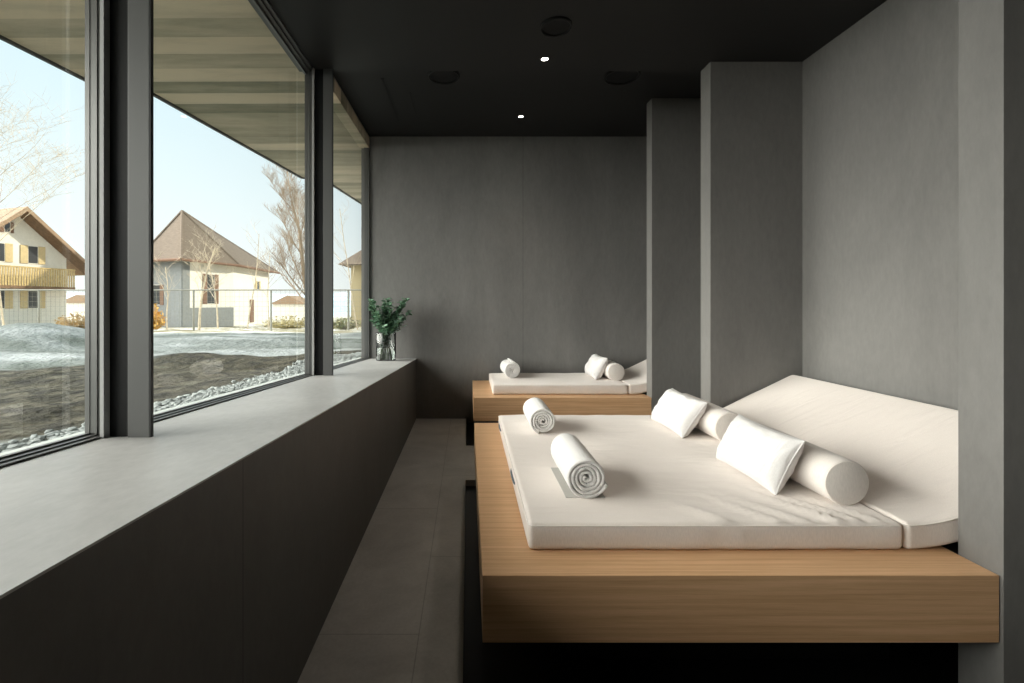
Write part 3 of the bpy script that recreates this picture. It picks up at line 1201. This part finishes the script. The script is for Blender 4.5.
def board_mat():
    m, t, p = newmat('weathered_boards')
    L = t.links
    p.inputs['Roughness'].default_value = .75
    p.inputs['Specular IOR Level'].default_value = .2
    co = t.nodes.new('ShaderNodeTexCoord')
    mp = t.nodes.new('ShaderNodeMapping'); mp.inputs['Scale'].default_value = (.18, 1, 1)
    mp.inputs['Rotation'].default_value = (0, 0, math.radians(2))
    L.new(co.outputs['Object'], mp.inputs[0])
    br = t.nodes.new('ShaderNodeTexNoise'); br.inputs['Scale'].default_value = 3.2; br.inputs['Detail'].default_value = 6
    br.inputs['Roughness'].default_value = .7
    L.new(mp.outputs[0], br.inputs['Vector'])
    sp = t.nodes.new('ShaderNodeSeparateXYZ'); L.new(mp.outputs[0], sp.inputs[0])
    fl = t.nodes.new('ShaderNodeMath'); fl.operation = 'MULTIPLY'; L.new(sp.outputs[1], fl.inputs[0]); fl.inputs[1].default_value = 4.6
    fo = t.nodes.new('ShaderNodeMath'); fo.operation = 'FLOOR'; L.new(fl.outputs[0], fo.inputs[0])
    wn = t.nodes.new('ShaderNodeTexWhiteNoise'); wn.noise_dimensions = '1D'; L.new(fo.outputs[0], wn.inputs['W'])
    ma = t.nodes.new('ShaderNodeMath'); ma.operation = 'MULTIPLY_ADD'
    L.new(wn.outputs['Value'], ma.inputs[0]); ma.inputs[1].default_value = .55
    L.new(br.outputs['Fac'], ma.inputs[2])
    cr = t.nodes.new('ShaderNodeValToRGB')
    cr.color_ramp.elements[0].position = .40; cr.color_ramp.elements[0].color = (.22, .22, .155, 1)
    cr.color_ramp.elements[1].position = 1.0; cr.color_ramp.elements[1].color = (.78, .665, .50, 1)
    L.new(ma.outputs[0], cr.inputs[0]); L.new(cr.outputs[0], p.inputs['Base Color'])
    return m


M['boards'] = board_mat()
kp = [(XG, -5), (-3.45, -5), (-3.30, 3.24), (-3.20, 3.98), (-2.84, 4.02), (-2.48, 6.90), (-2.17, 7.05), (-1.98, 8.83), (-1.7, 11.0), (XG, 11.0)]
st(MB().prism(kp[::-1], 'z', ZK, ZK + .22).build('roof_canopy', M['boards']))
fs = MB()
for a, b in zip(kp[1:8], kp[2:9]):
    d = (Vector(b) - Vector(a)).normalized() if False else None
    fs.hexa([(a[0], a[1], ZK - .02), (b[0], b[1], ZK - .02), (b[0] - .03, b[1], ZK - .02), (a[0] - .03, a[1], ZK - .02)],
            [(a[0], a[1], ZK + .24), (b[0], b[1], ZK + .24), (b[0] - .03, b[1], ZK + .24), (a[0] - .03, a[1], ZK + .24)])
st(fs.build('trim_6', simple('dark_fascia', (.06, .06, .055), .6)))
# the rest of the building: unseen storeys and wing, added to shade the ground
M['render'] = simple('building_render', (.30, .30, .29), .8, var=.1)
st(bx(XG - .12, 9, -5, 11, ZK + .23, 8.6).build('wall_shade_block_upper', M['render']))
st(bx(XG - .06, 9, YB + .22, 15.5, -.5, 8.6).build('wall_shade_block_wing', M['render']))
st(bx(XG - .12, XG, -5, YN, -.4, ZK + .23).build('wall_near_wing', M['render']))


# ---------------------------------------------------------------- helpers for pixels at a depth
def at(px, py, d):
    return Vector(((px - 468) / F * d, d, EYE - (py - 304) / F * d))


# fence along the road
FD = 16.0
fz0 = gz(-8, FD) - .05
M['galv'] = simple('galvanised_steel', (.24, .235, .20), .6, metal=.1)
r = empty('wire_fence', (-9, FD, fz0))
tag(r, 'pale metal wire fence with posts and top rail along the road outside', 'fence')
ztop = EYE - (290 - 304) / F * FD
MB().tube([(-19, FD, ztop), (-1.5, FD, ztop)], .024, n=8).build('top_rail', M['galv'], r)
xp = (39 - 468) / F * FD
while xp < -1.6:
    MB().tube([(xp, FD, fz0 - .1), (xp, FD, ztop)], .035, n=8).build('post', M['galv'], r)
    xp += 2.69
wm = MB()
for k in range(9):
    zz = fz0 + .08 + (ztop - fz0 - .15) * k / 8
    wm.tube([(-19, FD, zz), (-1.5, FD, zz)], .0035, n=3, cap=False)
x = -19
while x < -1.5:
    wm.tube([(x, FD + .004, fz0), (x, FD + .004, ztop)], .0035, n=3, cap=False)
    x += .16
tag(wm.build('wire_mesh', M['galv'], r), kind='stuff')

# ---------------------------------------------------------------- bare trees
M['bark'] = simple('pale_bark', (.50, .42, .31), .9, var=.3)
M['bark2'] = simple('grey_brown_bark', (.30, .23, .16), .9, var=.3)


def tree(name, base, h, r0, seed, label, mat, spread=.55, levels=4, nb=4, grp='bare trees outside', trunk_frac=.35, upright=.35, lf=1.0, rmin=.0045):
    rn = random.Random(seed)
    e = empty(name, base)
    tag(e, label, 'tree', grp)
    tr = MB()
    br = MB()

    def grow(p, d, ln, rad, lev):
        N = 4
        pts = [p.copy()]
        rads = [rad]
        dd = d.copy()
        for i in range(N):
            dd = (dd + Vector((rn.gauss(0, .09), rn.gauss(0, .09), rn.gauss(0, .05) + .05 * upright))).normalized()
            pts.append(pts[-1] + dd * ln / N)
            rads.append(rad * (1 - .55 * (i + 1) / N))
        (tr if lev == 0 else br).tube(pts, rads, n=6 if lev == 0 else 3, cap=False)
        if lev >= levels:
            return
        n = nb + (4 if lev == 0 else 0)
        for k in range(n):
            t = (trunk_frac if lev == 0 else .2) + (1 - (trunk_frac if lev == 0 else .2)) * (k + rn.random()) / n
            j = min(int(t * N), N - 1)
            q = pts[j].lerp(pts[j + 1], t * N - j)
            az = rn.uniform(0, 2 * math.pi)
            side = Vector((math.cos(az), math.sin(az), 0))
            nd = (dd * (1 - spread) + side * spread + Vector((0, 0, upright * .5))).normalized()
            grow(q, nd, ln * (lf if lev == 0 else 1) * rn.uniform(.42, .62) * (1.15 - .5 * t if lev == 0 else 1), max(rads[j] * .42, rmin), lev + 1)
    grow(Vector(base), Vector((0, 0, 1)), h, r0, 0)
    tr.build('trunk', mat, e)
    tag(br.build('branches', mat, e), kind='stuff')
    return e


def tree_at(px, pbase, ptop, d, r0, seed, label, mat, **k):
    b = at(px, pbase, d)
    b.z = min(b.z, gz(b.x, b.y) + .02)
    h = (EYE - (ptop - 304) / F * d) - b.z
    return tree('bare_tree', b, h * .93, r0, seed, label, mat, **k)


tree_at(4, 330, 108, 23, .045, 6, 'tall bare tree at the left in front of the white chalet', M['bark'], levels=4, nb=6, spread=.6, trunk_frac=.3, lf=.8)
tree_at(311, 330, 182, 30, .17, 12, 'large dark bare tree right of the hipped roof house', M['bark2'], levels=4, nb=8, spread=.5, trunk_frac=.15, upright=.55, lf=.7, rmin=.006)
tree_at(199, 331, 240, 19, .055, 31, 'pale thick-stemmed young tree in front of the shuttered house window', M['bark'], levels=3, nb=5, trunk_frac=.35, lf=.6)
tree_at(218, 331, 242, 21, .035, 37, 'thin bare sapling just right of the thick young tree', M['bark'], levels=3, nb=4, trunk_frac=.35, lf=.6)
tree_at(167, 331, 262, 20, .030, 41, 'thin bare sapling at the left before the grey house wall', M['bark'], levels=3, nb=3, trunk_frac=.4)
tree_at(247, 331, 226, 21, .030, 43, 'slender bare sapling at the sunlit corner of the house', M['bark'], levels=2, nb=4, lf=.55, trunk_frac=.4)
tree_at(269, 331, 248, 22, .028, 47, 'slender bare sapling before the sunlit side wall of the house', M['bark'], levels=2, nb=4, lf=.55, trunk_frac=.4)
tree_at(358, 332, 200, 18, .025, 53, 'slender bare sapling seen through the far window', M['bark'], levels=2, nb=4, lf=.55, trunk_frac=.3)


def shrub(px, pbase, d, w_, h_, seed, label, col, name='shrub'):
    b = at(px, pbase, d)
    b.z = gz(b.x, b.y)
    rn = random.Random(seed)
    e = empty(name, b)
    tag(e, label, 'shrub', 'shrubs outside')
    mb = MB()
    for _ in range(260):
        a = rn.uniform(0, 6.28)
        u = rn.random() ** .5
        d0 = Vector((math.cos(a) * u * w_, math.sin(a) * u * w_, rn.uniform(.3, 1) * h_ * (1.1 - .6 * u)))
        p0 = b + Vector((d0.x * .2, d0.y * .2, 0))
        mb.tube([p0, b + Vector((d0.x * .7, d0.y * .7, d0.z * .6)), b + d0], [.014, .01, .004], n=3, cap=False)
        leafmesh(mb, b + d0, Vector((rn.gauss(0, 1), rn.gauss(0, 1), rn.gauss(0, 1))), Vector((0, 0, 1)), .12, .05)
    tag(mb.build('foliage', simple(name + '_leaf_%d' % seed, col, .8, var=.35), e), kind='stuff')
    return e


shrub(154, 328, 19, .38, 1.05, 3, 'orange leafed shrub beside the window post before the house', (.62, .38, .10))
shrub(78, 330, 22, .9, .9, 5, 'low brown hedge shrub right of the white chalet', (.40, .28, .13))
shrub(290, 331, 24, 1.3, .8, 8, 'low yellow brown shrub left of the large bare tree', (.42, .36, .18))
shrub(345, 331, 20, .7, .6, 9, 'low dull shrub seen through the far window', (.28, .26, .14))

# ---------------------------------------------------------------- houses
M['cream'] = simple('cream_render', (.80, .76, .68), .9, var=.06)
M['grey_shade'] = simple('grey_shade_render', (.24, .25, .25), .9, var=.12)
M['roofA'] = simple('brown_tiles', (.175, .130, .095), .9, var=.3, vscale=3, stretch=(1, 1, 8))
M['roofB'] = simple('tan_tiles', (.33, .22, .14), .9, var=.2, vscale=3, stretch=(1, 1, 8))
M['soffit'] = simple('brown_timber', (.20, .12, .07), .85, var=.4, vscale=5)
M['shut'] = simple('ochre_shutter', (.60, .47, .26), .8, var=.1)
M['shutd'] = simple('brown_shutter', (.20, .11, .07), .8, var=.1)
M['pane'] = simple('dark_house_glass', (.05, .055, .06), .2)
M['rail'] = simple('balcony_timber', (.52, .38, .18), .85, var=.3)


def oriented(base, ax, nrm):
    """returns P(u, v, w): u along the wall, v up, w outwards"""
    def P(u, v, w_):
        return tuple(base + ax * u + Vector((0, 0, v)) + nrm * w_)
    return P


def obox(mb, P, u0, u1, v0, v1, w0, w1):
    mb.hexa([P(u0, v0, w0), P(u0, v0, w1), P(u1, v0, w1), P(u1, v0, w0)],
            [P(u0, v1, w0), P(u0, v1, w1), P(u1, v1, w1), P(u1, v1, w0)])


def house_window(P, u, v, wd, ht, parent, shut, sw=.5):
    fr = MB(); obox(fr, P, u - wd / 2 - .06, u + wd / 2 + .06, v - .06, v + ht + .06, -.02, .05)
    wo_ = fr.build('window', M['cream'], parent)
    gl = MB(); obox(gl, P, u - wd / 2, u + wd / 2, v, v + ht, .04, .06)
    gl.build('pane', M['pane'], wo_)
    for s in (-1, 1):
        sh = MB(); c0 = u + s * (wd / 2 + sw / 2 + .04)
        obox(sh, P, c0 - sw / 2, c0 + sw / 2, v - .04, v + ht + .04, 0, .08)
        sh.build('shutter', shut, wo_)


# the white chalet
cd = 36.0
apx = at(15, 213, cd)
T_ = Vector((.30, .954, 0)).normalized()
Nn = Vector((.954, -.30, 0)).normalized()
gzc = EYE - (333 - 304) / F * cd
base = Vector((apx.x, apx.y, gzc))
P = oriented(base, T_, Nn)
hw, top_, eav = 3.55, apx.z - gzc, (EYE - (258 - 304) / F * (cd + 3)) - gzc
r = empty('chalet', base)
tag(r, 'white chalet with wooden balcony and ochre shutters beyond the fence at left', 'house')
wl = MB()
dep = 10
prof = [(-hw, 0), (hw, 0), (hw, eav), (0, top_), (-hw, eav)]
vs = [P(u, v, 0) for u, v in prof] + [P(u, v, -dep) for u, v in prof]
wl.add(vs, [(0, 1, 2, 3, 4), (9, 8, 7, 6, 5), (0, 5, 6, 1), (1, 6, 7, 2), (2, 7, 8, 3), (3, 8, 9, 4), (4, 9, 5, 0)])
wl.build('walls', M['cream'], r)
slope = (top_ - eav) / hw
ov = 1.55
for s in (-1, 1):
    rf = MB()
    e_u = s * (hw + ov)
    pr = [(0, top_ + .05), (e_u, top_ + .05 - slope * (hw + ov)), (e_u, top_ + .33 - slope * (hw + ov)), (0, top_ + .42)]
    vs = [P(u, v, 1.5) for u, v in pr] + [P(u, v, -dep - .5) for u, v in pr]
    rf.add(vs, [(0, 1, 2, 3), (7, 6, 5, 4), (0, 4, 5, 1), (1, 5, 6, 2), (2, 6, 7, 3), (3, 7, 4, 0)])
    ro = rf.build('roof', M['roofB'], r)
    sf = MB()
    pr = [(s * .02, top_ + .0), (e_u * .995, top_ + .0 - slope * (hw + ov)), (e_u * .995, top_ + .06 - slope * (hw + ov)), (s * .02, top_ + .06)]
    vs = [P(u, v, 1.45) for u, v in pr] + [P(u, v, .02) for u, v in pr]
    sf.add(vs, [(0, 1, 2, 3), (7, 6, 5, 4), (0, 4, 5, 1), (1, 5, 6, 2), (2, 6, 7, 3), (3, 7, 4, 0)])
    sf.build('soffit', M['soffit'], ro)


def v_of(py, d):
    return (EYE - (py - 304) / F * d) - gzc


for u in (-1.15, -.35):
    house_window(P, u - .15, v_of(233, cd), .32, .75, r, M['shutd'], .20)
for u in (-1.0, 1.15):
    house_window(P, u, v_of(262, cd), .62, 1.35, r, M['shut'], .48)
    house_window(P, u, v_of(308, cd), .62, 1.35, r, M['shut'], .48)
bk = MB()
b0, b1 = v_of(286, cd), v_of(268, cd)
obox(bk, P, -hw, hw, b0 - .22, b0, 0, 1.1)
bo = bk.build('balcony', M['soffit'], r)
sl = MB()
u = -hw
while u < hw:
    obox(sl, P, u, u + .11, b0, b1, 1.02, 1.07)
    u += .17
obox(sl, P, -hw, hw, b1, b1 + .10, .98, 1.12)
sl.build('railing', M['rail'], bo)
ch = MB(); obox(ch, P, -.2, .3, top_ + .1, top_ + .95, -3.6, -3.0)
ch.build('chimney', M['cream'], r)

# the house with the hipped roof
E1 = at(136, 300, 37.5); E2 = at(181, 300, 36.0); E3 = at(240, 300, 42.0); E4 = at(279, 300, 52.0)
zg2 = EYE - 2.05
ze = EYE + 3.50
Pk = at(182, 211, 42.0)
Pk2 = at(214, 226, 55.0)
Pk2.z = Pk.z + .15
E5 = E4 + Vector((-15, 1.5, 0)); E6 = E1 + Vector((-5, 9, 0))
r = empty('hipped_house', (E2.x, E2.y, zg2))
tag(r, 'house with a brown hipped roof and sunlit side wall beyond the fence', 'house')
cen = Vector((-28, 46, 0))


def inset(p, k=.88):
    q = Vector((p.x, p.y, 0))
    q = cen + (q - cen) * k
    return q


W = [inset(e) for e in (E1, E2, E3, E4, E5, E6)]
wl = MB()
n = 6
vs = [(w_.x, w_.y, zg2) for w_ in W] + [(w_.x, w_.y, ze) for w_ in W]
wl.add(vs, [(i, (i + 1) % n, n + (i + 1) % n, n + i) for i in range(n)] + [tuple(range(n))[::-1], tuple(range(n, 2 * n))])
wl.build('walls', M['cream'], r)
EE = [E1, E2, E3, E4, E5, E6]
tv = [(e.x, e.y, ze) for e in EE] + [tuple(Pk), tuple(Pk2)]
rfm = MB().add(tv, [(0, 1, 6), (1, 2, 6), (2, 3, 7, 6), (3, 4, 7), (4, 5, 6, 7), (5, 0, 6), (5, 4, 3, 2, 1, 0)])
ro = rfm.build('roof', M['roofA'], r)
gt = MB()
for a, b in ((0, 1), (1, 2), (2, 3)):
    gt.tube([Vector(tv[a]), Vector(tv[b])], .13, n=6)
gt.build('gutter', M['shutd'], ro)
rd = MB()
for a, b in ((0, 6), (1, 6), (2, 6), (6, 7), (3, 7)):
    rd.tube([Vector(tv[a]), Vector(tv[b])], .11, n=6)
rd.build('ridge_tiles', M['roofA'], ro)
# grey base and painted-in shade, with windows, of the two visible walls
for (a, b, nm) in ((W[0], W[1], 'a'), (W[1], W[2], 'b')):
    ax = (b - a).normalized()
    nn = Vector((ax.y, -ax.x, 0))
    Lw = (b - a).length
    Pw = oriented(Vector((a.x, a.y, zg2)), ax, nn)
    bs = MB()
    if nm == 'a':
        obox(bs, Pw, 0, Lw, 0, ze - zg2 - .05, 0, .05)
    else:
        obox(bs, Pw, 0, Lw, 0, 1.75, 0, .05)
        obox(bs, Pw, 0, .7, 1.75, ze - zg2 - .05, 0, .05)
    bs.build('base_shade_coat', M['grey_shade'], r)
    if nm == 'b':
        house_window(Pw, Lw * .52, 2.1, .75, 2.5, r, M['shutd'], .42)
    else:
        house_window(Pw, Lw * .35, 2.0, .8, 1.6, r, M['shutd'], .4)
a, b = W[2], W[3]
ax = (b - a).normalized(); nn = Vector((ax.y, -ax.x, 0))
Pw = oriented(Vector((a.x, a.y, zg2)), ax, nn)
dr = MB(); obox(dr, Pw, 3.6, 4.5, .2, 2.5, 0, .08)
dr.build('door', M['shutd'], r)
house_window(Pw, 5.6, 3.6, .5, .8, r, M['shut'], .3)

# the small house through the far window
hd = 40.0
c0 = at(351, 330, hd); c1 = at(372, 330, hd + 3)
r = empty('far_house', (c0.x, c0.y, EYE - 2.2))
tag(r, 'small ochre house with a pyramid roof seen through the far window', 'house')
zt = EYE + (304 - 264) / F * hd
bx(c0.x, c0.x + 6, hd, hd + 7, EYE - 2.3, zt).build('walls', simple('ochre_render', (.44, .36, .21), .9), r)
tv = [(c0.x - .9, hd - .9, zt - .1), (c0.x + 7, hd - .9, zt - .1), (c0.x + 7, hd + 8, zt - .1), (c0.x - .9, hd + 8, zt - .1), (c0.x + 3, hd + 3.5, zt + 3.4)]
MB().add(tv, [(0, 1, 4), (1, 2, 4), (2, 3, 4), (3, 0, 4), (3, 2, 1, 0)]).build('roof', M['roofA'], r)
for k in range(2):
    bx(c0.x + 1.0 + k * 2, c0.x + 1.8 + k * 2, hd - .06, hd + .02, EYE + .6, EYE + 2.0).build('window', M['pane'], r)

# distant low white buildings and hills
for i, (px, d, wd, h_) in enumerate(((288, 75, 5, 3.2), (78, 80, 6, 3.4))):
    b = at(px, 320, d)
    r = empty('distant_house', (b.x, b.y, gz(b.x, b.y)))
    tag(r, ('small white house far off beside the large bare tree' if i == 0 else 'small pale house far off right of the white chalet'), 'house')
    g0 = EYE - 3.2
    bx(b.x - wd / 2, b.x + wd / 2, d, d + 5, g0, g0 + h_).build('walls', M['cream'], r)
    MB().prism([(b.x - wd / 2 - .4, g0 + h_), (b.x + wd / 2 + .4, g0 + h_), (b.x, g0 + h_ + 1.4)], 'y', d - .3, d + 5.3).build('roof', M['roofB'], r)

hm = MB()
N = 80
for i in range(N + 1):
    x = -420 + 560 * i / N
    h_ = 18 + 9 * noise.noise(Vector((x * .008, 1.3, 0))) + 3 * noise.noise(Vector((x * .04, 5, 0)))
    for j, (yy, k) in enumerate(((330, -.3), (380, .45), (430, 1), (520, .6), (620, -.3))):
        hm.v.append((x, yy + 12 * noise.noise(Vector((x * .02, j, 2))), EYE - 6 + h_ * k))
for i in range(N):
    for j in range(4):
        k = i * 5 + j
        hm.f.append((k, k + 1, k + 6, k + 5))
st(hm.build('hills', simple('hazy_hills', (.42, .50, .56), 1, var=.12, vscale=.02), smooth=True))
st(MB().add([(-460, 100, EYE - 3.4), (200, 100, EYE - 3.4), (200, 345, EYE - 9), (-460, 345, EYE - 9)], [(0, 1, 2, 3)]).build('plain', simple('far_fields', (.55, .56, .53), 1, var=.3, vscale=.05)))
